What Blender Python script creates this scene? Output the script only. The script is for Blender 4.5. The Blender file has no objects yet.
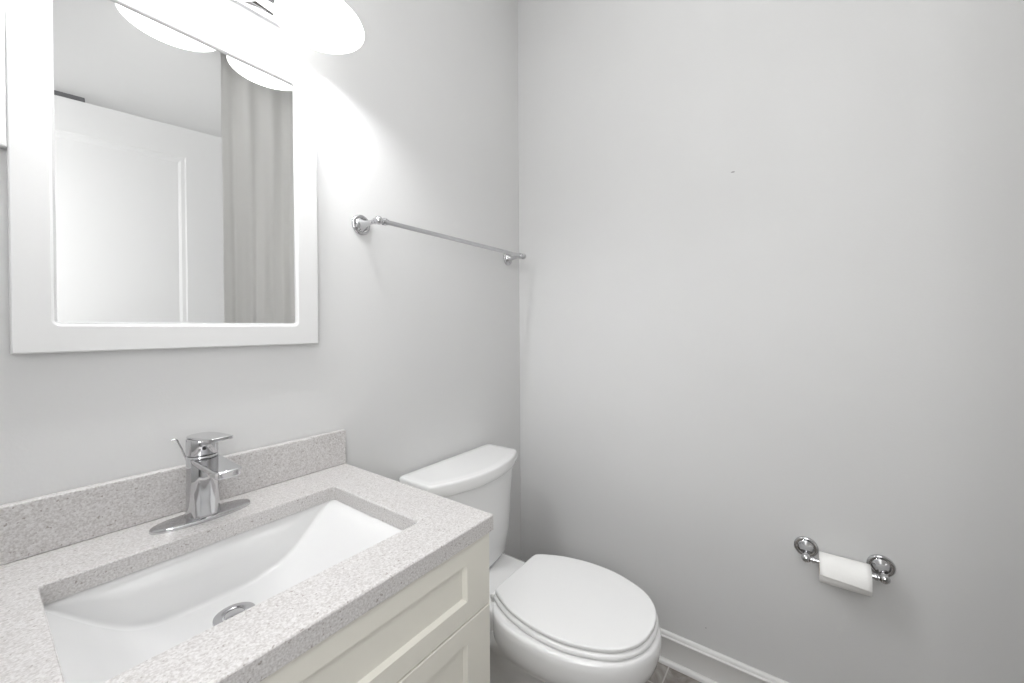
import bpy, bmesh, math, random
from mathutils import Vector, Matrix

# ------------------------------------------------------------------ camera, world, exposure
S = bpy.context.scene
COL = S.collection
S.view_settings.view_transform = 'Standard'
S.view_settings.look = 'None'
S.view_settings.gamma = 1.0
S.view_settings.use_curve_mapping = False
S.view_settings.exposure = 0.33
try:
    S.cycles.use_denoising = True
    S.cycles.max_bounces = 16
    S.cycles.diffuse_bounces = 10
    S.cycles.glossy_bounces = 8
    S.cycles.sample_clamp_indirect = 6.0
except Exception:
    pass

def make_camera():
    f, yaw, pitch, roll = 399.46, math.radians(36.231), math.radians(0.426), math.radians(-0.366)
    fw = Vector((math.cos(yaw)*math.cos(pitch), math.sin(yaw)*math.cos(pitch), -math.sin(pitch)))
    r = Vector((math.sin(yaw), -math.cos(yaw), 0))
    u = r.cross(fw)
    r2 = math.cos(roll)*r + math.sin(roll)*u
    u2 = -math.sin(roll)*r + math.cos(roll)*u
    m = Matrix((r2, u2, -fw)).transposed().to_4x4()
    m.translation = Vector((-1.5432, -1.0862, 1.2491))
    cd = bpy.data.cameras.new('camera')
    cd.sensor_width = 36.0
    cd.lens = f/1024*36
    cd.shift_y = -9.949/1024
    cd.clip_start = 0.01
    o = bpy.data.objects.new('camera', cd)
    COL.objects.link(o)
    o.matrix_world = m
    S.camera = o
make_camera()

W = bpy.data.worlds.new('world')
S.world = W
W.use_nodes = True
W.node_tree.nodes['Background'].inputs[0].default_value = (0.8, 0.85, 0.9, 1)
W.node_tree.nodes['Background'].inputs[1].default_value = 0.1

BULB = 200.0         # the three bulbs of the vanity light
SHADE = 2.4          # glow of their frosted glass

def area_light(name, loc, size, power, rot=(0, 0, 0), shape='DISK', size_y=None, spread=None):
    l = bpy.data.lights.new(name, 'AREA')
    l.shape = shape; l.size = size
    if size_y: l.size_y = size_y
    l.energy = power
    o = bpy.data.objects.new(name, l)
    COL.objects.link(o)
    o.location = loc; o.rotation_euler = rot
    return o

# unseen fill lights added under the ceiling and behind the curtain, daylight from the hall doorway on the left
area_light('ceiling_fill', (-0.95, -0.9, 2.85), 1.4, 4.0)
area_light('alcove_fill', (-0.36, -2.5, 1.75), 0.55, 24.0, rot=(math.pi/2, 0, 0), shape='RECTANGLE', size_y=1.3)
area_light('hall_daylight', (-1.84, -1.19, 1.65), 1.1, 12.8, rot=(0, -math.pi/2, 0), shape='RECTANGLE', size_y=0.72)

# ------------------------------------------------------------------ materials
def mat(name, base, rough=0.5, metal=0.0, spec=0.5, bump=None, coat=0.0):
    m = bpy.data.materials.new(name)
    m.use_nodes = True
    nt = m.node_tree
    b = nt.nodes['Principled BSDF']
    b.inputs['Base Color'].default_value = (*base, 1)
    b.inputs['Roughness'].default_value = rough
    b.inputs['Metallic'].default_value = metal
    b.inputs['Specular IOR Level'].default_value = spec
    b.inputs['Coat Weight'].default_value = coat
    if bump:
        tc = nt.nodes.new('ShaderNodeTexCoord')
        n = nt.nodes.new('ShaderNodeTexNoise')
        n.inputs['Scale'].default_value = bump[0]
        n.inputs['Detail'].default_value = 4
        bp = nt.nodes.new('ShaderNodeBump')
        bp.inputs['Strength'].default_value = bump[1]
        bp.inputs['Distance'].default_value = 0.002
        nt.links.new(tc.outputs['Object'], n.inputs['Vector'])
        nt.links.new(n.outputs['Fac'], bp.inputs['Height'])
        nt.links.new(bp.outputs['Normal'], b.inputs['Normal'])
    return m

def N(nt, t, **kw):
    n = nt.nodes.new(t)
    for k, v in kw.items(): setattr(n, k, v)
    return n

def ramp(nt, stops, interp='LINEAR'):
    r = nt.nodes.new('ShaderNodeValToRGB')
    r.color_ramp.interpolation = interp
    e = r.color_ramp.elements
    while len(e) < len(stops): e.new(0.5)
    for i, (p, c) in enumerate(stops):
        e[i].position = p; e[i].color = (*c, 1)
    return r

WALLC = (0.62, 0.62, 0.619)
def wall_material(name, base, marks=()):
    m = mat(name, base, 0.55, spec=0.3, bump=(180, 0.12))
    nt = m.node_tree; b = nt.nodes['Principled BSDF']
    tc = N(nt, 'ShaderNodeTexCoord')
    nz = N(nt, 'ShaderNodeTexNoise'); nz.inputs['Scale'].default_value = 2.2; nz.inputs['Detail'].default_value = 3
    nt.links.new(tc.outputs['Object'], nz.inputs['Vector'])
    r = ramp(nt, [(0.3, tuple(c*0.985 for c in base)), (0.7, tuple(min(1, c*1.015) for c in base))])
    nt.links.new(nz.outputs['Fac'], r.inputs['Fac'])
    cur = r.outputs['Color']
    for (p, rad) in marks:            # small scuffs left in the paint
        d = N(nt, 'ShaderNodeVectorMath', operation='SUBTRACT'); d.inputs[1].default_value = p
        nt.links.new(tc.outputs['Object'], d.inputs[0])
        sc = N(nt, 'ShaderNodeVectorMath', operation='MULTIPLY'); sc.inputs[1].default_value = (1, 1/rad[0], 1/rad[1])
        nt.links.new(d.outputs[0], sc.inputs[0])
        ln = N(nt, 'ShaderNodeVectorMath', operation='LENGTH')
        nt.links.new(sc.outputs[0], ln.inputs[0])
        lt = N(nt, 'ShaderNodeMath', operation='LESS_THAN'); lt.inputs[1].default_value = 1.0
        nt.links.new(ln.outputs['Value'], lt.inputs[0])
        mx = N(nt, 'ShaderNodeMixRGB'); mx.inputs['Color2'].default_value = (0.3, 0.3, 0.3, 1)
        nt.links.new(lt.outputs[0], mx.inputs['Fac']); nt.links.new(cur, mx.inputs['Color1'])
        cur = mx.outputs['Color']
    nt.links.new(cur, b.inputs['Base Color'])
    return m

M_wall = wall_material('wall_paint', WALLC)
M_wallR = wall_material('wall_paint_scuffed', WALLC,
                        [((0, -0.890, 1.776), (0.006, 0.0025)), ((0, -0.802, 0.180), (0.002, 0.002))])
M_ceil = mat('ceiling_paint', (0.8, 0.8, 0.79), 0.7)
M_trim = mat('trim_paint', (0.74, 0.735, 0.725), 0.3)
M_white = mat('white_lacquer', (0.67, 0.67, 0.669), 0.32)
M_doorw = mat('door_paint', (0.57, 0.57, 0.569), 0.4)
M_cream = mat('cream_paint', (0.70, 0.682, 0.618), 0.38, bump=(60, 0.04))
M_ceramic = mat('white_porcelain', (0.78, 0.78, 0.78), 0.08, coat=0.5)
M_basin = mat('basin_porcelain', (0.69, 0.69, 0.69), 0.12, coat=0.4)
M_plastic = mat('seat_plastic', (0.78, 0.78, 0.78), 0.22)
M_chrome = mat('chrome', (0.60, 0.60, 0.61), 0.06, metal=1.0)
M_dark = mat('dark_rubber', (0.03, 0.03, 0.03), 0.5)
M_darkmetal = mat('dark_grey_metal', (0.10, 0.10, 0.105), 0.45)
M_mirror = mat('mirror_silver', (0.90, 0.905, 0.905), 0.0, metal=1.0)
M_paper = mat('tissue_paper', (0.87, 0.865, 0.85), 0.95, spec=0.1, bump=(300, 0.3))
M_card = mat('cardboard', (0.45, 0.36, 0.27), 0.9)

def quartz_material():
    m = mat('speckled_quartz', (0.6, 0.58, 0.56), 0.28)
    nt = m.node_tree; b = nt.nodes['Principled BSDF']
    tc = N(nt, 'ShaderNodeTexCoord')
    n1 = N(nt, 'ShaderNodeTexNoise'); n1.inputs['Scale'].default_value = 330; n1.inputs['Detail'].default_value = 2.5
    r1 = ramp(nt, [(0.34, (0.42, 0.40, 0.39)), (0.52, (0.53, 0.515, 0.508)), (0.68, (0.61, 0.60, 0.594))])
    n2 = N(nt, 'ShaderNodeTexNoise'); n2.inputs['Scale'].default_value = 190; n2.inputs['Detail'].default_value = 1.0
    r2 = ramp(nt, [(0.68, (0, 0, 0)), (0.74, (1, 1, 1))])
    v = N(nt, 'ShaderNodeTexVoronoi'); v.inputs['Scale'].default_value = 240
    r3 = ramp(nt, [(0.10, (1, 1, 1)), (0.20, (0, 0, 0))])
    for n in (n1, n2, v): nt.links.new(tc.outputs['Object'], n.inputs['Vector'])
    nt.links.new(n1.outputs['Fac'], r1.inputs['Fac']); nt.links.new(n2.outputs['Fac'], r2.inputs['Fac'])
    nt.links.new(v.outputs['Distance'], r3.inputs['Fac'])
    mx = N(nt, 'ShaderNodeMixRGB'); mx.inputs['Color2'].default_value = (0.30, 0.275, 0.26, 1)
    nt.links.new(r2.outputs['Color'], mx.inputs['Fac']); nt.links.new(r1.outputs['Color'], mx.inputs['Color1'])
    mu = N(nt, 'ShaderNodeMath', operation='MULTIPLY'); mu.inputs[1].default_value = 0.22
    nt.links.new(r3.outputs['Color'], mu.inputs[0])
    m2 = N(nt, 'ShaderNodeMixRGB'); m2.inputs['Color2'].default_value = (0.86, 0.85, 0.84, 1)
    nt.links.new(mu.outputs[0], m2.inputs['Fac']); nt.links.new(mx.outputs['Color'], m2.inputs['Color1'])
    nt.links.new(m2.outputs['Color'], b.inputs['Base Color'])
    return m
M_quartz = quartz_material()

def floor_material():
    m = mat('stone_tile', (0.3, 0.28, 0.26), 0.3)
    nt = m.node_tree; b = nt.nodes['Principled BSDF']
    tc = N(nt, 'ShaderNodeTexCoord')
    mp = N(nt, 'ShaderNodeMapping'); mp.inputs['Location'].default_value = (0.13, 0.682, 0)
    nt.links.new(tc.outputs['Object'], mp.inputs['Vector'])
    br = N(nt, 'ShaderNodeTexBrick'); br.offset = 0.0
    br.inputs['Scale'].default_value = 1.0
    br.inputs['Brick Width'].default_value = 0.61; br.inputs['Row Height'].default_value = 0.305
    br.inputs['Mortar Size'].default_value = 0.0025
    br.inputs['Color1'].default_value = (0, 0, 0, 1); br.inputs['Color2'].default_value = (0, 0, 0, 1)
    br.inputs['Mortar'].default_value = (1, 1, 1, 1)
    nt.links.new(mp.outputs['Vector'], br.inputs['Vector'])
    n1 = N(nt, 'ShaderNodeTexNoise'); n1.inputs['Scale'].default_value = 9; n1.inputs['Detail'].default_value = 8; n1.inputs['Distortion'].default_value = 1.6
    nt.links.new(tc.outputs['Object'], n1.inputs['Vector'])
    r1 = ramp(nt, [(0.3, (0.15, 0.135, 0.12)), (0.5, (0.25, 0.228, 0.208)), (0.70, (0.42, 0.40, 0.38))])
    nt.links.new(n1.outputs['Fac'], r1.inputs['Fac'])
    mx = N(nt, 'ShaderNodeMixRGB'); mx.inputs['Color2'].default_value = (0.55, 0.53, 0.52, 1)
    nt.links.new(br.outputs['Color'], mx.inputs['Fac']); nt.links.new(r1.outputs['Color'], mx.inputs['Color1'])
    nt.links.new(mx.outputs['Color'], b.inputs['Base Color'])
    return m
M_floor = floor_material()

def fabric_material():
    m = mat('curtain_cloth', (0.74, 0.735, 0.722), 0.9, spec=0.1, bump=(400, 0.2))
    nt = m.node_tree
    t = N(nt, 'ShaderNodeBsdfTranslucent'); t.inputs[0].default_value = (0.6, 0.595, 0.585, 1)
    mx = N(nt, 'ShaderNodeMixShader'); mx.inputs[0].default_value = 0.3
    nt.links.new(nt.nodes['Principled BSDF'].outputs[0], mx.inputs[1]); nt.links.new(t.outputs[0], mx.inputs[2])
    nt.links.new(mx.outputs[0], nt.nodes['Material Output'].inputs[0])
    return m
M_curtain = fabric_material()

def emit_material(name, color, strength):
    m = bpy.data.materials.new(name); m.use_nodes = True
    nt = m.node_tree; nt.nodes.clear()
    o = N(nt, 'ShaderNodeOutputMaterial'); e = N(nt, 'ShaderNodeEmission')
    e.inputs[0].default_value = (*color, 1); e.inputs[1].default_value = strength
    nt.links.new(e.outputs[0], o.inputs[0])
    return m
M_bulb = emit_material('bulb_glow', (0.99, 0.995, 1.0), BULB)

def shade_material():
    m = bpy.data.materials.new('frosted_glass'); m.use_nodes = True
    nt = m.node_tree
    b = nt.nodes['Principled BSDF']
    b.inputs['Base Color'].default_value = (0.9, 0.9, 0.89, 1)
    b.inputs['Roughness'].default_value = 0.25
    b.inputs['Emission Color'].default_value = (0.99, 0.995, 1, 1)
    b.inputs['Emission Strength'].default_value = SHADE
    t = N(nt, 'ShaderNodeBsdfTranslucent'); t.inputs[0].default_value = (0.9, 0.9, 0.89, 1)
    mx = N(nt, 'ShaderNodeMixShader'); mx.inputs[0].default_value = 0.35
    o = nt.nodes['Material Output']
    nt.links.new(b.outputs[0], mx.inputs[1]); nt.links.new(t.outputs[0], mx.inputs[2])
    nt.links.new(mx.outputs[0], o.inputs[0])
    return m
M_shade = shade_material()

# ------------------------------------------------------------------ helpers
def link_mesh(name, bm, m, parent=None, smooth=None, bevel=None, sub=0):
    bmesh.ops.remove_doubles(bm, verts=bm.verts, dist=1e-6)
    bmesh.ops.recalc_face_normals(bm, faces=bm.faces)
    me = bpy.data.meshes.new(name)
    bm.to_mesh(me); bm.free()
    o = bpy.data.objects.new(name, me)
    COL.objects.link(o)
    me.materials.append(m)
    if parent is not None:
        o.parent = parent
        off = Vector(parent.location)
        p = parent.parent
        while p is not None:
            off += Vector(p.location); p = p.parent
        o.location = -off
    if bevel:
        b = o.modifiers.new('bevel', 'BEVEL'); b.width = bevel; b.segments = 3
        b.limit_method = 'ANGLE'; b.angle_limit = math.radians(40)
        b.harden_normals = False
    if sub:
        s = o.modifiers.new('sub', 'SUBSURF'); s.levels = sub; s.render_levels = sub
    if smooth:
        for f in me.polygons: f.use_smooth = True
        if smooth < 180:
            me.set_sharp_from_angle(angle=math.radians(smooth))
    elif bevel:
        for f in me.polygons: f.use_smooth = True
        me.set_sharp_from_angle(angle=math.radians(50))
    return o

def thing(name, label, cat, loc, group=None):
    o = bpy.data.objects.new(name, None)
    COL.objects.link(o)
    o.location = loc
    o.empty_display_size = 0.1
    o['label'] = label; o['category'] = cat
    if group: o['group'] = group
    return o

def tag(o, label, cat, group=None):
    o['label'] = label; o['category'] = cat
    if group: o['group'] = group
    return o

def struct(name, bm, m, parent=None, **kw):
    o = link_mesh(name, bm, m, parent, **kw)
    if parent is None: o['kind'] = 'structure'
    return o

def box(bm, x0, x1, y0, y1, z0, z1):
    v = [bm.verts.new((x, y, z)) for x in (x0, x1) for y in (y0, y1) for z in (z0, z1)]
    for a in ((0, 1, 3, 2), (4, 6, 7, 5), (0, 4, 5, 1), (2, 3, 7, 6), (0, 2, 6, 4), (1, 5, 7, 3)):
        bm.faces.new([v[i] for i in a])
    return v

def loft(bm, rings, cap0=True, cap1=True, closed=True):
    R = [[bm.verts.new(p) for p in r] for r in rings]
    n = len(R[0])
    for a, b in zip(R[:-1], R[1:]):
        for i in range(n if closed else n-1):
            j = (i+1) % n
            bm.faces.new((a[i], a[j], b[j], b[i]))
    if cap0: bm.faces.new(R[0][::-1])
    if cap1: bm.faces.new(R[-1])
    return R

def basis(axis):
    a = Vector(axis).normalized()
    t = Vector((0, 0, 1)) if abs(a.z) < 0.9 else Vector((1, 0, 0))
    u = a.cross(t).normalized(); v = a.cross(u).normalized()
    return a, u, v

def lathe(bm, origin, axis, prof, n=48, cap0=True, cap1=True):
    """prof: list of (distance along axis, radius)"""
    a, u, v = basis(axis); o = Vector(origin)
    rings = []
    for d, r in prof:
        r = max(r, 1e-4)
        rings.append([tuple(o + a*d + (u*math.cos(2*math.pi*k/n) + v*math.sin(2*math.pi*k/n))*r) for k in range(n)])
    loft(bm, rings, cap0, cap1)

def torus(bm, origin, axis, R, r, n=64, m=14):
    a, u, v = basis(axis); o = Vector(origin)
    V = []
    for k in range(n):
        t = 2*math.pi*k/n; d = u*math.cos(t) + v*math.sin(t)
        V.append([bm.verts.new(o + d*(R + r*math.cos(2*math.pi*q/m)) + a*(r*math.sin(2*math.pi*q/m))) for q in range(m)])
    for k in range(n):
        for q in range(m):
            bm.faces.new((V[k][q], V[(k+1) % n][q], V[(k+1) % n][(q+1) % m], V[k][(q+1) % m]))

def tube(bm, pts, r, n=16):
    pts = [Vector(p) for p in pts]
    rings = []
    up = None
    for i, p in enumerate(pts):
        d = (pts[min(i+1, len(pts)-1)] - pts[max(i-1, 0)]).normalized()
        if up is None:
            _, u, v = basis(d)
        else:
            u = (up - d*up.dot(d)).normalized(); v = d.cross(u)
        up = u
        rr = r[i] if isinstance(r, (list, tuple)) else r
        rings.append([tuple(p + (u*math.cos(2*math.pi*k/n) + v*math.sin(2*math.pi*k/n))*rr) for k in range(n)])
    loft(bm, rings)

def sphere(bm, c, r, n=24, sq=1.0):
    prof = []
    m = 14
    for k in range(m+1):
        t = math.pi*k/m
        prof.append((-math.cos(t)*r*sq, math.sin(t)*r))
    lathe(bm, c, (0, 0, 1), prof, n)

def rrect(cx, cy, hx, hy, r, k=7):
    """rounded rectangle, counter-clockwise, 4*k points"""
    out = []
    for (sx, sy, a0) in ((1, 1, 0), (-1, 1, 90), (-1, -1, 180), (1, -1, 270)):
        ox, oy = cx + sx*(hx-r), cy + sy*(hy-r)
        for i in range(k):
            a = math.radians(a0 + 90*i/(k-1))
            out.append((ox + r*math.cos(a), oy + r*math.sin(a)))
    return out

def crom(P, per=8):
    """open Catmull-Rom spline through 2D points"""
    out = []
    Q = [tuple(2*a-b for a, b in zip(P[0], P[1]))] + list(P) + [tuple(2*a-b for a, b in zip(P[-1], P[-2]))]
    for i in range(1, len(Q)-2):
        p0, p1, p2, p3 = Q[i-1:i+3]
        for s in range(per):
            t = s/per
            out.append(tuple(0.5*((2*b) + (-a+c)*t + (2*a-5*b+4*c-d)*t*t + (-a+3*b-3*c+d)*t**3)
                             for a, b, c, d in zip(p0, p1, p2, p3)))
    out.append(tuple(P[-1]))
    return out

# ------------------------------------------------------------------ the room
XL, YF, YC, ZC = -1.78, -2.55, -1.62, 2.9   # left wall, far end, rear wall behind the camera, ceiling
bm = bmesh.new(); box(bm, -3.2, 0.1, YF-0.1, 0.1, -0.05, 0); struct('floor', bm, M_floor)
bm = bmesh.new(); box(bm, -3.2, 0.1, YF-0.1, 0.1, ZC, ZC+0.05); struct('ceiling', bm, M_ceil)
bm = bmesh.new(); box(bm, XL-0.1, 0, 0, 0.1, 0, ZC); struct('wall_back', bm, M_wall)
bm = bmesh.new(); box(bm, 0, 0.1, YF-0.1, 0.1, 0, ZC); struct('wall_right', bm, M_wallR)
DY0, DY1, DZ = -1.585, -0.80, 2.275           # doorway in the left wall, beside the photographer
bm = bmesh.new()
box(bm, XL-0.1, XL, YF-0.1, DY0, 0, ZC); box(bm, XL-0.1, XL, DY1, 0, 0, ZC); box(bm, XL-0.1, XL, DY0, DY1, DZ, ZC)
struct('wall_left', bm, M_wall)
bm = bmesh.new()                               # plain hall outside the doorway
box(bm, -3.2, -3.1, YF-0.1, 0.1, 0, ZC); box(bm, -3.1, XL-0.1, YF-0.1, YF, 0, ZC); box(bm, -3.1, XL-0.1, 0, 0.1, 0, ZC)
struct('wall_hall', bm, M_wall)
bm = bmesh.new()
for y0, y1, z0, z1 in ((DY0+0.0005, DY0+0.02, 0, DZ), (DY1-0.02, DY1-0.0005, 0, DZ), (DY0+0.02, DY1-0.02, DZ-0.02, DZ-0.0005)):
    box(bm, XL-0.105, XL+0.003, y0, y1, z0, z1)
struct('trim_1', bm, M_trim)
bm = bmesh.new(); box(bm, XL, -0.676, YC-0.10, YC, 0, ZC); struct('wall_rear', bm, M_wall)
bm = bmesh.new(); box(bm, XL, 0, YF-0.1, YF, 0, ZC); struct('wall_far', bm, M_wall)

def baseboard(name, p, d, nrm, length):
    """moulded profile swept along d from p; nrm points into the room"""
    prof = [(0.0005, 0), (0.028, 0), (0.0276, 0.005), (0.0255, 0.010), (0.021, 0.0135), (0.016, 0.015), (0.0140, 0.0152), (0.0140, 0.0880),
            (0.0150, 0.0895), (0.0168, 0.0915), (0.0172, 0.0945), (0.0158, 0.0970), (0.0130, 0.0982), (0.0115, 0.0990), (0.0110, 0.1030), (0.0085, 0.1080), (0.0050, 0.1110), (0.0005, 0.1118)]
    bm = bmesh.new()
    p, d, nrm = Vector(p), Vector(d), Vector(nrm)
    rings = [[tuple(p + d*t + nrm*a + Vector((0, 0, z))) for a, z in prof] for t in (0, length)]
    loft(bm, rings)
    return struct(name, bm, M_trim, smooth=35)
baseboard('baseboard_right', (0, -0.003, 0), (0, -1, 0), (-1, 0, 0), 2.54)
baseboard('baseboard_back', (-0.904, 0, 0), (1, 0, 0), (0, -1, 0), 0.873)

# the open door behind the photographer, seen in the mirror
def make_door():
    a = math.radians(11.5)
    ex = Vector((math.cos(a), math.sin(a), 0)); ey = Vector((-math.sin(a), math.cos(a), 0))   # along width, out of the face
    w, h, t = 0.86, 2.270, 0.035
    O = Vector((-0.733, -1.437, 0)) - ex*w
    def P(u, v, d): return tuple(O + ex*u + ey*d + Vector((0, 0, v)))
    st, tr, lr, br = 0.150, 0.146, 0.14, 0.24
    mid = 0.95
    bm = bmesh.new()
    z0 = 0.012
    opens = [(st, w-st, mid+lr/2, h-tr), (st, w-st, z0+br, mid-lr/2)]
    def quad(*q): bm.faces.new([bm.verts.new(P(*p)) for p in q])
    # front with two moulded recesses
    us = [0, st, w-st, w]; vs = [z0, z0+br, mid-lr/2, mid+lr/2, h-tr, h]
    for side, sg in ((0.0, 1), (-t, -1)):
        for i in range(3):
            for j in range(5):
                if i == 1 and j in (1, 3): continue
                quad((us[i], vs[j], side), (us[i+1], vs[j], side), (us[i+1], vs[j+1], side), (us[i], vs[j+1], side))
        for (u0, u1, v0, v1) in opens:
            steps = [(0, 0), (0.006, -0.0025*sg), (0.020, -0.0035*sg), (0.032, -0.008*sg), (0.036, -0.008*sg)]
            for (k0, d0), (k1, d1) in zip(steps[:-1], steps[1:]):
                A = [(u0+k0, v0+k0), (u1-k0, v0+k0), (u1-k0, v1-k0), (u0+k0, v1-k0)]
                B = [(u0+k1, v0+k1), (u1-k1, v0+k1), (u1-k1, v1-k1), (u0+k1, v1-k1)]
                for q in range(4):
                    r = (q+1) % 4
                    quad((*A[q], side+d0), (*A[r], side+d0), (*B[r], side+d1), (*B[q], side+d1))
            k, d = steps[-1]
            quad((u0+k, v0+k, side+d), (u1-k, v0+k, side+d), (u1-k, v1-k, side+d), (u0+k, v1-k, side+d))
    for (u0, v0, u1, v1) in ((0, z0, w, z0), (w, z0, w, h), (w, h, 0, h), (0, h, 0, z0)):
        quad((u0, v0, 0), (u1, v1, 0), (u1, v1, -t), (u0, v0, -t))
    o = struct('door_1', bm, M_doorw)
    # slim dark bar lying on the top edge of the door
    bm = bmesh.new()
    c = [P(u, v, d) for u in (0.0, 0.360) for v in (h+0.0006, h+0.024) for d in (-t*0.9, -t*0.25)]
    vv = [bm.verts.new(p) for p in c]
    for q in ((0, 1, 3, 2), (4, 6, 7, 5), (0, 4, 5, 1), (2, 3, 7, 6), (0, 2, 6, 4), (1, 5, 7, 3)):
        bm.faces.new([vv[i] for i in q])
    b = link_mesh('metal_bar', bm, M_darkmetal, bevel=0.0015)
    tag(b, 'slim dark grey bar along the top of the white door, seen in the mirror', 'bar')
make_door()

# curtain beside the door, seen in the mirror
def make_curtain():
    bm = bmesh.new()
    nx, nz = 150, 14
    x0, x1 = -0.668, -0.02
    zt, zb = 2.8835, 0.03
    rows = []
    for j in range(nz+1):
        f = j/nz; z = zt + (zb-zt)*f
        row = []
        for i in range(nx+1):
            u = i/nx; x = x0 + (x1-x0)*u
            amp = 0.012 + 0.012*f
            ph = 2*math.pi*(u*5.2) + 0.5*math.sin(7*u) + 0.25*math.sin(2.2*f*3+u*9)
            y = -1.69 + amp*math.sin(ph) + 0.008*math.sin(2.3*ph+1.0)*f
            row.append(bm.verts.new((x, y, z)))
        rows.append(row)
    for a, b in zip(rows[:-1], rows[1:]):
        for i in range(nx): bm.faces.new((a[i], a[i+1], b[i+1], b[i]))
    o = link_mesh('curtain', bm, M_curtain, smooth=180)
    s = o.modifiers.new('thick', 'SOLIDIFY'); s.thickness = 0.003
    tag(o, 'long pale grey curtain hanging in folds beside the white door, seen in the mirror', 'curtain')
    bm = bmesh.new(); box(bm, -0.675, -0.001, -1.712, -1.668, 2.884, 2.8995)
    r = link_mesh('curtain_rail', bm, M_white, bevel=0.002)
    tag(r, 'slim white ceiling rail that carries the pale grey curtain beside the door', 'curtain rail')
make_curtain()

# ------------------------------------------------------------------ vanity cabinet
VX0, VX1, VYF = -1.597, -0.9075, -0.540
VZ0, VZ1 = 0.0, 0.8330
def shaker(name, parent, x0, x1, z0, z1, m, rail=0.036, stile=0.068, y0=VYF-0.0008, t=0.0195, left=None, right=None):
    bm = bmesh.new()
    yf = y0 - t
    L = stile if left is None else left
    R = stile if right is None else right
    A = [(x0, z0), (x1, z0), (x1, z1), (x0, z1)]
    e = 0.0015
    A1 = [(x0+e, z0+e), (x1-e, z0+e), (x1-e, z1-e), (x0+e, z1-e)]
    B = [(x0+L, z0+rail), (x1-R, z0+rail), (x1-R, z1-rail), (x0+L, z1-rail)]
    k = 0.0055
    Bs = [(x0+L+k, z0+rail+k), (x1-R-k, z0+rail+k), (x1-R-k, z1-rail-k), (x0+L+k, z1-rail-k)]
    rings = [[(x, y0, z) for x, z in A], [(x, yf+e, z) for x, z in A], [(x, yf, z) for x, z in A1],
             [(x, yf, z) for x, z in B], [(x, yf+0.0085, z) for x, z in Bs]]
    loft(bm, rings)
    return link_mesh(name, bm, m, parent)

van = thing('vanity_cabinet', 'cream painted vanity cabinet with recessed panels under the speckled worktop', 'cabinet', ((VX0+VX1)/2, -0.27, 0))
bm = bmesh.new()
box(bm, VX0, VX0+0.018, VYF, -0.032, 0.0, VZ1)
box(bm, VX1-0.018, VX1, VYF, -0.032, 0.0, VZ1)
box(bm, VX0+0.018, VX1-0.018, -0.044, -0.032, 0.10, VZ1)
box(bm, VX0+0.018, VX1-0.018, VYF, -0.044, 0.10, 0.118)
box(bm, VX0+0.018, VX1-0.018, VYF, VYF+0.018, 0.118, 0.150)
box(bm, VX0+0.018, VX1-0.018, VYF, VYF+0.018, 0.60, 0.70)
link_mesh('body', bm, M_cream, van)
bm = bmesh.new(); box(bm, VX0+0.018, VX1-0.018, VYF+0.05, VYF+0.065, 0.0, 0.0995)
link_mesh('toe_kick', bm, M_cream, van)
shaker('drawer_front', van, VX0+0.001, VX1-0.001, 0.6835, 0.8315, M_cream, rail=0.038)
xm = (VX0+VX1)/2
shaker('door', van, VX0+0.001, xm-0.0015, 0.105, 0.681, M_cream, rail=0.040)
shaker('door', van, xm+0.0015, VX1-0.001, 0.105, 0.681, M_cream, rail=0.040)

# ------------------------------------------------------------------ worktop with sink cut-out
SX, SY, SHX, SHY = -1.2490, -0.3100, 0.2340, 0.1555     # centre and half size of the opening
ct = thing('countertop', 'grey speckled quartz worktop with a rectangular sink cut-out and backsplash', 'countertop', (SX, -0.28, 0.834))
def slab_with_hole(name, x0, x1, y0, y1, z0, z1, m, parent):
    bm = bmesh.new()
    inn = rrect(SX, SY, SHX, SHY, 0.008)
    out = rrect((x0+x1)/2, (y0+y1)/2, (x1-x0)/2, (y1-y0)/2, 0.003)
    e = 0.0022
    out_i = rrect((x0+x1)/2, (y0+y1)/2, (x1-x0)/2-e, (y1-y0)/2-e, 0.002)
    inn_o = rrect(SX, SY, SHX+0.0015, SHY+0.0015, 0.0095)
    rings = [[(x, y, z0) for x, y in inn], [(x, y, z1-0.0015) for x, y in inn], [(x, y, z1) for x, y in inn_o],
             [(x, y, z1) for x, y in out_i], [(x, y, z1-0.0008) for x, y in rrect((x0+x1)/2, (y0+y1)/2, (x1-x0)/2-e*0.4, (y1-y0)/2-e*0.4, 0.003)],
             [(x, y, z1-e) for x, y in out], [(x, y, z0) for x, y in out], [(x, y, z0) for x, y in inn]]
    R = [[bm.verts.new(p) for p in r] for r in rings]
    n = len(R[0])
    for a, b in zip(R[:-1], R[1:]):
        for i in range(n): bm.faces.new((a[i], a[(i+1) % n], b[(i+1) % n], b[i]))
    return link_mesh(name, bm, m, parent)
slab_with_hole('worktop', -1.602, -0.9015, -0.5667, -0.002, 0.8337, 0.865, M_quartz, ct)
bm = bmesh.new(); box(bm, -1.602, -0.9015, -0.0225, -0.002, 0.8652, 0.9605)
link_mesh('backsplash', bm, M_quartz, ct, bevel=0.002)

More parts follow.
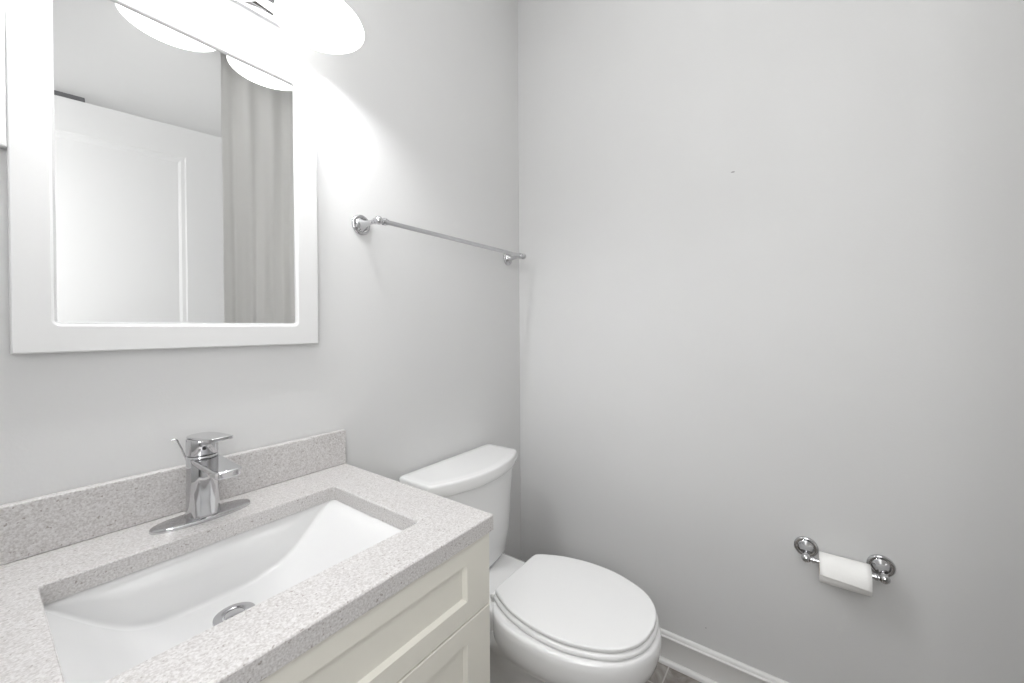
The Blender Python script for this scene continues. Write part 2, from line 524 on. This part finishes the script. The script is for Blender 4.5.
# ------------------------------------------------------------------ undermount sink
def make_sink():
    root = thing('sink', 'white rectangular undermount sink with curved ends set below the worktop', 'sink', (SX, SY, 0.72))
    prof = [(-0.238, 0.0), (-0.227, 0.010), (-0.205, 0.032), (-0.172, 0.064), (-0.137, 0.091), (-0.097, 0.106), (-0.045, 0.1095),
            (0.0, 0.110), (0.045, 0.109), (0.075, 0.1035), (0.112, 0.093), (0.146, 0.072), (0.180, 0.042), (0.208, 0.014), (0.222, 0.004), (0.238, 0.0)]
    P = crom([(a, b) for a, b in prof], 5)
    bm = bmesh.new()
    top = 0.8333
    hy = 0.1575
    rows = []
    # cross-section from back to front at every x: nearly vertical wall, tight fillet, floor falling towards the drain
    for (x, d) in P:
        d = max(0.0, d)
        row = []
        r = min(0.009, d*0.5 + 1e-4)
        sl = min(0.006, 0.05*d)
        pts = []
        pts.append((hy, 0.0))
        pts.append((hy - sl*0.4, d*0.45))
        for k in range(6):
            a = math.radians(90*k/5)
            pts.append((hy - sl - r*(1-math.cos(a)), d - r + r*math.sin(a)))
        half = [(y, dd) for y, dd in pts]
        full = half + [(0.07, d + 0.002*min(1, d/0.1)), (0.0, d + 0.003*min(1, d/0.1)), (-0.07, d + 0.002*min(1, d/0.1))] + [(-y, dd) for y, dd in reversed(half)]
        for y, dd in full:
            row.append(bm.verts.new((SX + x, SY + y, top - dd)))
        rows.append(row)
    for a, b in zip(rows[:-1], rows[1:]):
        for i in range(len(a)-1): bm.faces.new((a[i], a[i+1], b[i+1], b[i]))
    o = link_mesh('basin', bm, M_basin, root, smooth=180)
    o.data.set_sharp_from_angle(angle=math.radians(60))
    s = o.modifiers.new('thick', 'SOLIDIFY'); s.thickness = 0.009; s.offset = -1
    # make sure the thickness grows downwards
    zsum = sum(f.normal.z for f in o.data.polygons)
    if zsum < 0: s.offset = 1
    # drain
    c = (-1.2560, -0.237, 0.7242)
    bm = bmesh.new()
    lathe(bm, c, (0, 0, 1), [(-0.02, 0.019), (0.0006, 0.0195), (0.0012, 0.0215), (0.0022, 0.0235), (0.0024, 0.029), (0.0016, 0.0325), (-0.001, 0.0332), (-0.012, 0.0332)], 48, cap0=False, cap1=False)
    d = link_mesh('drain', bm, M_chrome, root, smooth=50)
    bm = bmesh.new()
    lathe(bm, (c[0], c[1], c[2]), (0, 0, 1), [(-0.018, 0.004), (-0.004, 0.004), (-0.003, 0.0155), (0.001, 0.0165), (0.003, 0.015), (0.0045, 0.009), (0.005, 0.001)], 40)
    link_mesh('stopper', bm, M_chrome, d, smooth=50)
    bm = bmesh.new(); lathe(bm, c, (0, 0, 1), [(-0.018, 0.019), (-0.0175, 0.0188)], 32)
    link_mesh('drain_hole', bm, M_dark, d)
make_sink()

# ------------------------------------------------------------------ faucet
def make_faucet():
    fx, fy, z0 = -1.2585, -0.084, 0.8653
    root = thing('faucet', 'chrome single-lever faucet on an oval base plate behind the sink', 'faucet', (fx, fy, z0))
    bm = bmesh.new()
    def oval(hx, hy, z, n=64, oy=-0.003):
        o = []
        for k in range(n):
            t = 2*math.pi*k/n
            c, s = math.cos(t), math.sin(t)
            o.append((fx + hx*math.copysign(abs(c)**0.85, c), fy + oy + hy*math.copysign(abs(s)**0.95, s), z))
        return o
    loft(bm, [oval(0.0850, 0.0310, z0), oval(0.0850, 0.0310, z0+0.004), oval(0.0835, 0.0300, z0+0.0065), oval(0.080, 0.0275, z0+0.0078), oval(0.03, 0.02, z0+0.0082)])
    link_mesh('base_plate', bm, M_chrome, root, smooth=40)
    bm = bmesh.new()
    zb = z0+0.0083
    def body(hx, hy, z, n=56, sq=0.9):
        o = []
        for k in range(n):
            t = 2*math.pi*k/n
            c, s = math.cos(t), math.sin(t)
            o.append((fx + hx*math.copysign(abs(c)**sq, c), fy + hy*math.copysign(abs(s)**sq, s), z))
        return o
    zs = 0.9950
    loft(bm, [body(0.0290, 0.0290, zb), body(0.0283, 0.0283, zb+0.004), body(0.0275, 0.0275, zb+0.03), body(0.0268, 0.0268, zb+0.07),
              body(0.0264, 0.0264, zs-0.002), body(0.0255, 0.0255, zs)])
    link_mesh('body', bm, M_chrome, root, smooth=40)
    # spout: flat-topped arm reaching forward, rounded nose
    def arm(name, y_in, y_out, hw_in, hw_out, ztop_in, ztop_out, th_in, th_out, m, bev):
        bm = bmesh.new()
        pts = []
        L = [(-hw_in, y_in)]
        rr = hw_out
        for k in range(13):
            a = math.radians(180 + 180*k/12)
            cx, sy = math.cos(a), math.sin(a)
            pts.append((hw_out*math.copysign(abs(cx)**0.62, cx), (y_out + rr*0.62) + rr*0.62*math.copysign(abs(sy)**0.8, sy)))
        outl = [(-hw_in, y_in)] + pts + [(hw_in, y_in)]
        def f(y): return max(0.0, min(1.0, (y - y_in)/(y_out - y_in)))
        top = [(fx + x, y, ztop_in + (ztop_out-ztop_in)*f(y)) for x, y in outl]
        bot = [(fx + x*0.93, y + 0.001, ztop_in + (ztop_out-ztop_in)*f(y) - (th_in + (th_out-th_in)*f(y))) for x, y in outl]
        loft(bm, [bot, top])
        return link_mesh(name, bm, m, root, bevel=bev)
    arm('spout', fy - 0.004, -0.233, 0.0240, 0.0228, 0.9925, 0.9910, 0.012, 0.0145, M_chrome, 0.003)
    # handle block and lever
    bm = bmesh.new()
    loft(bm, [body(0.0255, 0.0255, zs+0.0016), body(0.0264, 0.0264, zs+0.004), body(0.0264, 0.0264, 1.022), body(0.0262, 0.0262, 1.0285), body(0.0245, 0.0245, 1.0305)])
    h = link_mesh('handle', bm, M_chrome, root, smooth=40)
    bm = bmesh.new(); lathe(bm, (fx, fy, zs), (0, 0, 1), [(0.0002, 0.0235), (0.0014, 0.0235)], 48)
    link_mesh('seam_ring', bm, M_dark, root)
    bm = bmesh.new()
    outl = []
    hw = 0.0225
    for k in range(13):
        a = math.radians(180 + 180*k/12)
        cx, sy = math.cos(a), math.sin(a)
        outl.append((hw*0.95*math.copysign(abs(cx)**0.6, cx), -0.183 + 0.012*math.copysign(abs(sy)**0.8, sy)))
    back = []
    for k in range(13):
        a = math.radians(180*k/12)
        back.append((0.0262*math.cos(a), fy + 0.0262*math.sin(a)))
    poly = outl + back
    def zt(y): return 1.0342 + max(0, (fy-0.005-y))*0.115
    bot = [(fx + x*0.96, y, zt(y) - (0.0034 if y > fy-0.025 else 0.0068)) for x, y in poly]
    top = [(fx + x, y, zt(y)) for x, y in poly]
    loft(bm, [bot, top])
    lev = link_mesh('lever', bm, M_chrome, root, bevel=0.0015)
    bm = bmesh.new(); lathe(bm, (fx-0.004, fy-0.0263, 1.012), (0, -1, 0), [(0.0, 0.0035), (0.0006, 0.0034)], 20)
    link_mesh('indicator_dot', bm, M_dark, root)
    bm = bmesh.new()
    tube(bm, [(fx-0.016, fy+0.030, 0.8745), (fx-0.018, fy+0.030, 0.980), (fx-0.026, fy+0.030, 1.006), (fx-0.033, fy+0.030, 1.024)], 0.0018, 12)
    tube(bm, [(fx-0.032, fy+0.030, 1.0225), (fx-0.0345, fy+0.030, 1.0262), (fx-0.039, fy+0.030, 1.0280), (fx-0.043, fy+0.030, 1.0272)], [0.002, 0.0026, 0.0025, 0.0014], 14)
    link_mesh('lift_rod', bm, M_chrome, root, smooth=50)
make_faucet()

# ------------------------------------------------------------------ mirror
def make_mirror():
    x0, x1, z0, z1 = -1.5004, -0.9787, 1.2118, 1.936
    gx0, gx1, gz0, gz1 = -1.4515, -1.0345, 1.2625, 1.884
    root = thing('framed_mirror', 'rectangular mirror in a wide flat white frame above the sink', 'mirror', ((x0+x1)/2, -0.001, z0))
    def rr(a, b, c, d, r): return rrect((a+b)/2, (c+d)/2, (b-a)/2, (d-c)/2, r)
    yb, yf = -0.0006, -0.0222
    rings = [(rr(x0, x1, z0, z1, 0.001), yb), (rr(x0, x1, z0, z1, 0.001), yf+0.002), (rr(x0+0.002, x1-0.002, z0+0.002, z1-0.002, 0.001), yf),
             (rr(gx0-0.004, gx1+0.004, gz0-0.004, gz1+0.004, 0.011), yf), (rr(gx0-0.0015, gx1+0.0015, gz0-0.0015, gz1+0.0015, 0.0095), yf+0.0018),
             (rr(gx0, gx1, gz0, gz1, 0.008), yf+0.0055), (rr(gx0, gx1, gz0, gz1, 0.008), -0.0106), (rr(x0, x1, z0, z1, 0.001), yb)]
    bm = bmesh.new()
    R = [[bm.verts.new((x, y, z)) for x, z in ring] for ring, y in rings]
    n = len(R[0])
    for a, b in zip(R[:-1], R[1:]):
        for i in range(n): bm.faces.new((a[i], a[(i+1) % n], b[(i+1) % n], b[i]))
    link_mesh('frame', bm, M_white, root, smooth=30)
    bm = bmesh.new()
    bv = 0.0035
    ring0 = rr(gx0-0.003, gx1+0.003, gz0-0.003, gz1+0.003, 0.01)
    loft(bm, [[(x, -0.0104, z) for x, z in ring0], [(x, -0.0142, z) for x, z in rr(gx0+0.0003, gx1-0.0003, gz0+0.0003, gz1-0.0003, 0.008)],
              [(x, -0.0160, z) for x, z in rr(gx0+bv, gx1-bv, gz0+bv, gz1-bv, 0.006)]], cap0=True)
    link_mesh('glass', bm, M_mirror, root)
make_mirror()

# shallow white cupboard whose lower right corner shows beside the mirror
def make_wall_cabinet():
    x1, z0 = -1.5010, 1.5555
    root = thing('wall_cabinet', 'shallow white wall cupboard cut off by the left edge of the photo beside the mirror', 'cabinet', (-1.63, -0.02, z0))
    bm = bmesh.new(); box(bm, -1.775, x1-0.002, -0.006, -0.001, z0+0.002, 2.10)
    link_mesh('body', bm, M_white, root, bevel=0.001)
    bm = bmesh.new()
    def ins(k): return [(-1.774+k, z0+k), (x1-k, z0+k), (x1-k, 2.102-k), (-1.774+k, 2.102-k)]
    loft(bm, [[(x, -0.0065, z) for x, z in ins(0)], [(x, -0.020, z) for x, z in ins(0)], [(x, -0.022, z) for x, z in ins(0.002)], [(x, -0.022, z) for x, z in ins(0.09)],
              [(x, -0.018, z) for x, z in ins(0.094)]])
    link_mesh('door', bm, M_white, root)
make_wall_cabinet()

# ------------------------------------------------------------------ vanity light
LX = (-1.035, -1.2475, -1.460)
LY, LZ, LR = -0.1513, 1.977, 0.0985
def make_light():
    xm = LX[1]
    root = thing('vanity_light', 'three-lamp chrome wall light with white bell glass shades above the mirror', 'wall light', (xm, -0.001, 2.07))
    bm = bmesh.new()
    def rr(hx, hz, r): return rrect(xm, 2.085, hx, hz, r)
    loft(bm, [[(x, -0.0008, z) for x, z in rr(0.290, 0.062, 0.03)], [(x, -0.012, z) for x, z in rr(0.290, 0.062, 0.03)],
              [(x, -0.016, z) for x, z in rr(0.282, 0.054, 0.026)], [(x, -0.016, z) for x, z in rr(0.276, 0.048, 0.022)],
              [(x, -0.026, z) for x, z in rr(0.270, 0.040, 0.02)], [(x, -0.030, z) for x, z in rr(0.262, 0.032, 0.016)]])
    link_mesh('back_plate', bm, M_chrome, root, smooth=40)
    n = 64
    for lx in LX:
        bm = bmesh.new()
        tube(bm, [(lx, -0.030, 2.085), (lx, -0.060, 2.092), (lx, -0.095, 2.112), (lx, -0.125, 2.135), (lx, -0.145, 2.143), (lx, LY, 2.138), (lx, LY, 2.115)], 0.0085, 16)
        lathe(bm, (lx, LY, 2.07), (0, 0, 1), [(0.0, 0.026), (0.020, 0.028), (0.034, 0.026), (0.042, 0.018), (0.048, 0.010)], 32)
        link_mesh('arm', bm, M_chrome, root, smooth=60)
        bm = bmesh.new()
        prof = [(0.0, LR), (0.004, LR-0.0015), (0.012, 0.0935), (0.024, 0.083), (0.038, 0.0705), (0.054, 0.058), (0.070, 0.047), (0.084, 0.0385), (0.094, 0.032), (0.099, 0.030)]
        prof2 = [(d+0.001 if d > 0 else 0.0012, r-0.0035) for d, r in reversed(prof)]
        lathe(bm, (lx, LY, LZ), (0, 0, 1), prof + prof2, n, cap0=False, cap1=False)
        # close the lip
        sh = link_mesh('lamp_shade', bm, M_shade, root, smooth=60)
        bm = bmesh.new()
        lathe(bm, (lx, LY, 2.002), (0, 0, 1), [(0.0, 0.001), (0.002, 0.011), (0.007, 0.019), (0.015, 0.0255), (0.024, 0.028), (0.034, 0.0265), (0.046, 0.021), (0.058, 0.0145), (0.07, 0.0125), (0.084, 0.0125)], 24)
        link_mesh('bulb', bm, M_bulb, sh, smooth=60)
make_light()

# ------------------------------------------------------------------ wall posts of towel bar and paper holder
def rosette(bm, c, nrm, R=0.0295, L=1.0):
    lathe(bm, c, nrm, [(d if d < 0.012 else 0.012+(d-0.012)*L, r) for d, r in [(0.0006, R), (0.004, R), (0.0065, R-0.0015), (0.008, R-0.005), (0.0068, R-0.0085), (0.0062, R-0.010), (0.0075, R-0.0115),
                       (0.011, R-0.014), (0.016, R-0.0175), (0.022, 0.0095), (0.030, 0.0075), (0.040, 0.0068), (0.046, 0.0075), (0.050, 0.0095), (0.053, 0.0075), (0.0545, 0.006)]], 48)

def make_towel_bar():
    z = 1.566; yb = -0.095
    xa, xb = -0.834, -0.093
    root = thing('towel_bar', 'long chrome towel bar on two round rosettes beside the mirror', 'towel bar', ((xa+xb)/2, -0.001, z-0.03))
    for x in (xa, xb):
        bm = bmesh.new()
        rosette(bm, (x, 0, z), (0, -1, 0.0), 0.0305, 1.58)
        sphere(bm, (x, yb+0.006, z), 0.0125, 28)
        s = 1 if x == xa else -1
        lathe(bm, (x, yb+0.006, z), (s, 0, 0), [(0.010, 0.0075), (0.016, 0.0075), (0.0165, 0.0105), (0.021, 0.0115), (0.0255, 0.0105), (0.0265, 0.0085), (0.032, 0.0085)], 28)
        link_mesh('post', bm, M_chrome, root, smooth=50)
    bm = bmesh.new(); lathe(bm, (xa+0.0322, yb+0.006, z), (1, 0, 0), [(0, 0.0072), (xb-xa-0.0644, 0.0072)], 28)
    link_mesh('bar', bm, M_chrome, root, smooth=50)
make_towel_bar()

def make_paper_holder():
    z = 0.563; xb = -0.069; zb = 0.558
    ya, yb = -1.089, -1.262
    root = thing('toilet_paper_holder', 'chrome two-post toilet paper holder low on the wall right of the toilet', 'paper holder', (-0.001, (ya+yb)/2, z-0.03))
    for y in (ya, yb):
        bm = bmesh.new()
        rosette(bm, (0, y, z), (-1, 0, -0.07), 0.0315, 1.15)
        sphere(bm, (xb+0.001, y, zb), 0.0125, 28)
        s = -1 if y == ya else 1
        lathe(bm, (xb+0.001, y, zb), (0, s, 0), [(0.009, 0.0065), (0.014, 0.0065), (0.0145, 0.009), (0.018, 0.0095), (0.0215, 0.009), (0.022, 0.0068), (0.026, 0.0068)], 24)
        link_mesh('post', bm, M_chrome, root, smooth=50)
    bm = bmesh.new(); lathe(bm, (xb+0.001, ya-0.0262, zb), (0, -1, 0), [(0, 0.0065), (ya-yb-0.0524, 0.0065)], 24)
    link_mesh('roller', bm, M_chrome, root, smooth=50)
    # the roll
    y0, y1 = -1.2335, -1.1205
    c = Vector((-0.067, 0, 0.5435)); Rr, ri = 0.0405, 0.0212
    t = thing('toilet_paper_roll', 'thin roll of white toilet paper hanging on the chrome holder', 'toilet paper', (c.x, (y0+y1)/2, c.z-Rr))
    bm = bmesh.new()
    n = 64
    ring = lambda r, y: [(c.x + r*math.cos(2*math.pi*k/n), y, c.z + r*math.sin(2*math.pi*k/n)) for k in range(n)]
    rings = [ring(ri+0.0013, y0), ring(Rr-0.001, y0), ring(Rr, y0+0.0015), ring(Rr, y1-0.0015), ring(Rr-0.001, y1), ring(ri+0.0013, y1), ring(ri+0.0013, y0)]
    Rg = [[bm.verts.new(p) for p in r] for r in rings]
    for a, b in zip(Rg[:-1], Rg[1:]):
        for i in range(n): bm.faces.new((a[i], a[(i+1) % n], b[(i+1) % n], b[i]))
    link_mesh('paper', bm, M_paper, t, smooth=50)
    bm = bmesh.new()
    rings = [ring(ri, y0-0.0003), ring(ri+0.0012, y0-0.0003), ring(ri+0.0012, y1+0.0003), ring(ri, y1+0.0003), ring(ri, y0-0.0003)]
    Rg = [[bm.verts.new(p) for p in r] for r in rings]
    for a, b in zip(Rg[:-1], Rg[1:]):
        for i in range(n): bm.faces.new((a[i], a[(i+1) % n], b[(i+1) % n], b[i]))
    link_mesh('cardboard_core', bm, M_card, t, smooth=50)
    # loose end: wraps over the top and down the front, slightly lifted and cut askew
    bm = bmesh.new()
    rows = []
    nn = 26
    for i in range(nn+1):
        f = i/nn
        row = []
        for j in range(9):
            g = j/8; y = y1 - 0.0012 + (y0 + 0.0012 - (y1 - 0.0012))*g
            end = math.radians(184 + 11*g)
            a = math.radians(75) + (end - math.radians(75))*f
            r = Rr + 0.0006 + 0.0045*max(0, (f-0.6)/0.4)**1.6
            row.append(bm.verts.new((c.x + r*math.cos(a), y, c.z + r*math.sin(a))))
        rows.append(row)
    for a, b in zip(rows[:-1], rows[1:]):
        for j in range(8): bm.faces.new((a[j], a[j+1], b[j+1], b[j]))
    o = link_mesh('loose_sheet', bm, M_paper, t, smooth=180)
    s = o.modifiers.new('thick', 'SOLIDIFY'); s.thickness = 0.0006; s.offset = 0
make_paper_holder()

# ------------------------------------------------------------------ toilet
TX = -0.4945
def make_toilet():
    root = thing('toilet', 'white two-piece toilet with a closed oval lid beside the vanity', 'toilet', (TX, -0.40, 0))
    lid_pts = [(0.098, -0.325), (0.122, -0.335), (0.155, -0.400), (0.1735, -0.470), (0.1790, -0.540), (0.1700, -0.612),
               (0.1360, -0.696), (0.0930, -0.7390), (0.0480, -0.7590), (0.0, -0.765)]
    half = crom(lid_pts, 6)
    ca, sa = math.cos(math.radians(1.3)), math.sin(math.radians(1.3))   # the lid sits a touch askew
    def outline(g=0.0, s=1.0):
        cy = -0.54
        pts = [(x, y) for x, y in half]
        full = pts + [(-x, y) for x, y in reversed(pts[:-1])]
        out = []
        for x, y in full:
            v = Vector((x, y-cy)); l = v.length
            k = (l + g)/l*s
            X, Y = v.x*k, cy + v.y*k + 0.32
            out.append((TX + 0.004 + X*ca - Y*sa, -0.32 + X*sa + Y*ca))
        return out
    # lid: slightly domed
    bm = bmesh.new()
    rings = [[(x, y, 0.4490) for x, y in outline(-0.0035)], [(x, y, 0.4495) for x, y in outline(-0.0010)], [(x, y, 0.4510) for x, y in outline(0.0)],
             [(x, y, 0.4565) for x, y in outline(0.0)], [(x, y, 0.4585) for x, y in outline(-0.0008)], [(x, y, 0.4596) for x, y in outline(-0.0026)],
             [(x, y, 0.4600) for x, y in outline(-0.006)], [(x, y, 0.4606) for x, y in outline(-0.04)], [(x, y, 0.4610) for x, y in outline(0, 0.4)]]
    loft(bm, rings)
    link_mesh('seat_lid', bm, M_plastic, root, smooth=50)
    # seat ring
    bm = bmesh.new()
    rings = [[(x, y, 0.4335) for x, y in outline(0.002)], [(x, y, 0.4342) for x, y in outline(0.0045)], [(x, y, 0.4365) for x, y in outline(0.0055)], [(x, y, 0.4410) for x, y in outline(0.005)],
             [(x, y, 0.4450) for x, y in outline(0.002)], [(x, y, 0.4465) for x, y in outline(-0.004)], [(x, y, 0.4467) for x, y in outline(0, 0.66)],
             [(x, y, 0.440) for x, y in outline(0, 0.63)], [(x, y, 0.4342) for x, y in outline(0, 0.64)], [(x, y, 0.4335) for x, y in outline(0.002)]]
    R = [[bm.verts.new(p) for p in r] for r in rings]
    n = len(R[0])
    for a, b in zip(R[:-1], R[1:]):
        for i in range(n): bm.faces.new((a[i], a[(i+1) % n], b[(i+1) % n], b[i]))
    link_mesh('seat', bm, M_plastic, root, smooth=50)
    # bowl
    def egg(w, yf, yb, z, ym=None, n=72, pw=0.82):
        if ym is None: ym = yb + (yf-yb)*0.44
        o = []
        for k in range(n):
            t = 2*math.pi*k/n
            c, s = math.cos(t), math.sin(t)
            if s <= 0:
                y = ym + (ym-yf)*s; x = w*math.copysign(abs(c)**0.95, c)
            else:
                y = ym + (yb-ym)*math.copysign(abs(s)**pw, s); x = w*math.copysign(abs(c)**pw, c)
            o.append((TX + 0.004 + x*1.01, y, z))
        return o
    bm = bmesh.new()
    rings = [egg(0.115, -0.590, -0.130, 0.0), egg(0.115, -0.590, -0.130, 0.018), egg(0.108, -0.580, -0.135, 0.032), egg(0.100, -0.575, -0.15, 0.09),
             egg(0.102, -0.590, -0.17, 0.15), egg(0.112, -0.625, -0.19, 0.20), egg(0.132, -0.675, -0.21, 0.25), egg(0.155, -0.722, -0.235, 0.295),
             egg(0.174, -0.752, -0.25, 0.325), egg(0.186, -0.764, -0.312, 0.345, pw=0.66), egg(0.1925, -0.774, -0.312, 0.362, pw=0.66), egg(0.1950, -0.779, -0.312, 0.385, pw=0.66),
             egg(0.1955, -0.780, -0.312, 0.405, pw=0.66), egg(0.1945, -0.779, -0.312, 0.4225, pw=0.66), egg(0.191, -0.775, -0.312, 0.4290, pw=0.66), egg(0.183, -0.767, -0.312, 0.4307, pw=0.66), egg(0.05, -0.60, -0.42, 0.4308)]
    loft(bm, rings)
    link_mesh('bowl', bm, M_ceramic, root, smooth=60)
    # rear deck that carries the tank
    bm = bmesh.new()
    def rr(hx, y0, y1, r, z): return [(x, y, z) for x, y in rrect(TX, (y0+y1)/2, hx, (y1-y0)/2, r)]
    rings = [rr(0.095, -0.33, -0.13, 0.03, 0.25), rr(0.115, -0.34, -0.075, 0.04, 0.30), rr(0.135, -0.345, -0.045, 0.045, 0.345), rr(0.143, -0.345, -0.038, 0.045, 0.375),
             rr(0.143, -0.345, -0.038, 0.045, 0.395), rr(0.138, -0.345, -0.042, 0.042, 0.4035), rr(0.128, -0.345, -0.05, 0.038, 0.4065)]
    loft(bm, rings)
    link_mesh('deck', bm, M_ceramic, root, smooth=60)
    # seat hinges
    for sx in (-0.083, 0.083):
        bm = bmesh.new()
        lathe(bm, (TX+sx-0.024, -0.316, 0.4285), (1, 0, 0), [(0.0, 0.009), (0.0015, 0.0105), (0.0465, 0.0105), (0.048, 0.009)], 24)
        box(bm, TX+sx-0.016, TX+sx+0.016, -0.330, -0.304, 0.4070, 0.4290)
        link_mesh('hinge', bm, M_plastic, root, smooth=50)
    # tank: tapers downwards, front gently bowed
    def tank_ring(hw, yb, ye, bow, z, r=0.03, dx=0.0):
        """yb back, ye front at the sides, bow extra at the middle"""
        k = 8; o = []
        # back edge corners (radius small)
        rb = 0.012
        o += [(TX+dx + hw - rb + rb*math.cos(math.radians(a)), yb - rb + rb*math.sin(math.radians(a)), z) for a in (0, 30, 60, 90)]
        o += [(TX+dx - hw + rb + rb*math.cos(math.radians(a)), yb - rb + rb*math.sin(math.radians(a)), z) for a in (90, 120, 150, 180)]
        o += [(TX+dx - hw + r + r*math.cos(math.radians(a)), ye + r + r*math.sin(math.radians(a)), z) for a in (180, 200, 220, 240, 255)]
        m = 18
        x0 = -hw + r*0.75
        for i in range(1, m):
            x = x0 + (-2*x0)*i/m
            o.append((TX+dx + x, ye - bow*(1-(x/x0)**2), z))
        o += [(TX+dx + hw - r + r*math.cos(math.radians(a)), ye + r + r*math.sin(math.radians(a)), z) for a in (285, 300, 320, 340, 360)]
        return o
    bm = bmesh.new()
    rings = [tank_ring(0.136, -0.036, -0.168, 0.020, 0.4072, 0.03, 0.004), tank_ring(0.152, -0.030, -0.175, 0.022, 0.4120, 0.03, 0.004), tank_ring(0.162, -0.028, -0.178, 0.025, 0.426, 0.03, 0.005), tank_ring(0.178, -0.026, -0.176, 0.031, 0.50, 0.028, 0.006),
             tank_ring(0.193, -0.024, -0.170, 0.039, 0.60, 0.026, 0.007), tank_ring(0.210, -0.022, -0.164, 0.045, 0.68, 0.024, 0.0075), tank_ring(0.2175, -0.022, -0.162, 0.048, 0.7245, 0.022, 0.0075)]
    loft(bm, rings)
    link_mesh('tank', bm, M_ceramic, root, smooth=60)
    bm = bmesh.new()
    L = lambda g, z: tank_ring(0.2325-g, -0.012-g, -0.170+g, 0.055, z, 0.02, 0.011)
    rings = [L(0.008, 0.7250), L(0.003, 0.7254), L(0.001, 0.7275), L(0.0005, 0.742), L(0.0, 0.7605), L(0.001, 0.7640), L(0.0035, 0.7670), L(0.0065, 0.7678), L(0.012, 0.7680), L(0.016, 0.7688), L(0.03, 0.7690)]
    loft(bm, rings)
    link_mesh('tank_lid', bm, M_ceramic, root, smooth=60)
    for sx in (-0.108, 0.108):
        bm = bmesh.new(); lathe(bm, (TX+sx, -0.36, 0.018), (0, 0, 1), [(0.0, 0.014), (0.008, 0.0135), (0.014, 0.009), (0.0165, 0.001)], 24)
        link_mesh('bolt_cap', bm, M_plastic, root, smooth=50)
make_toilet()
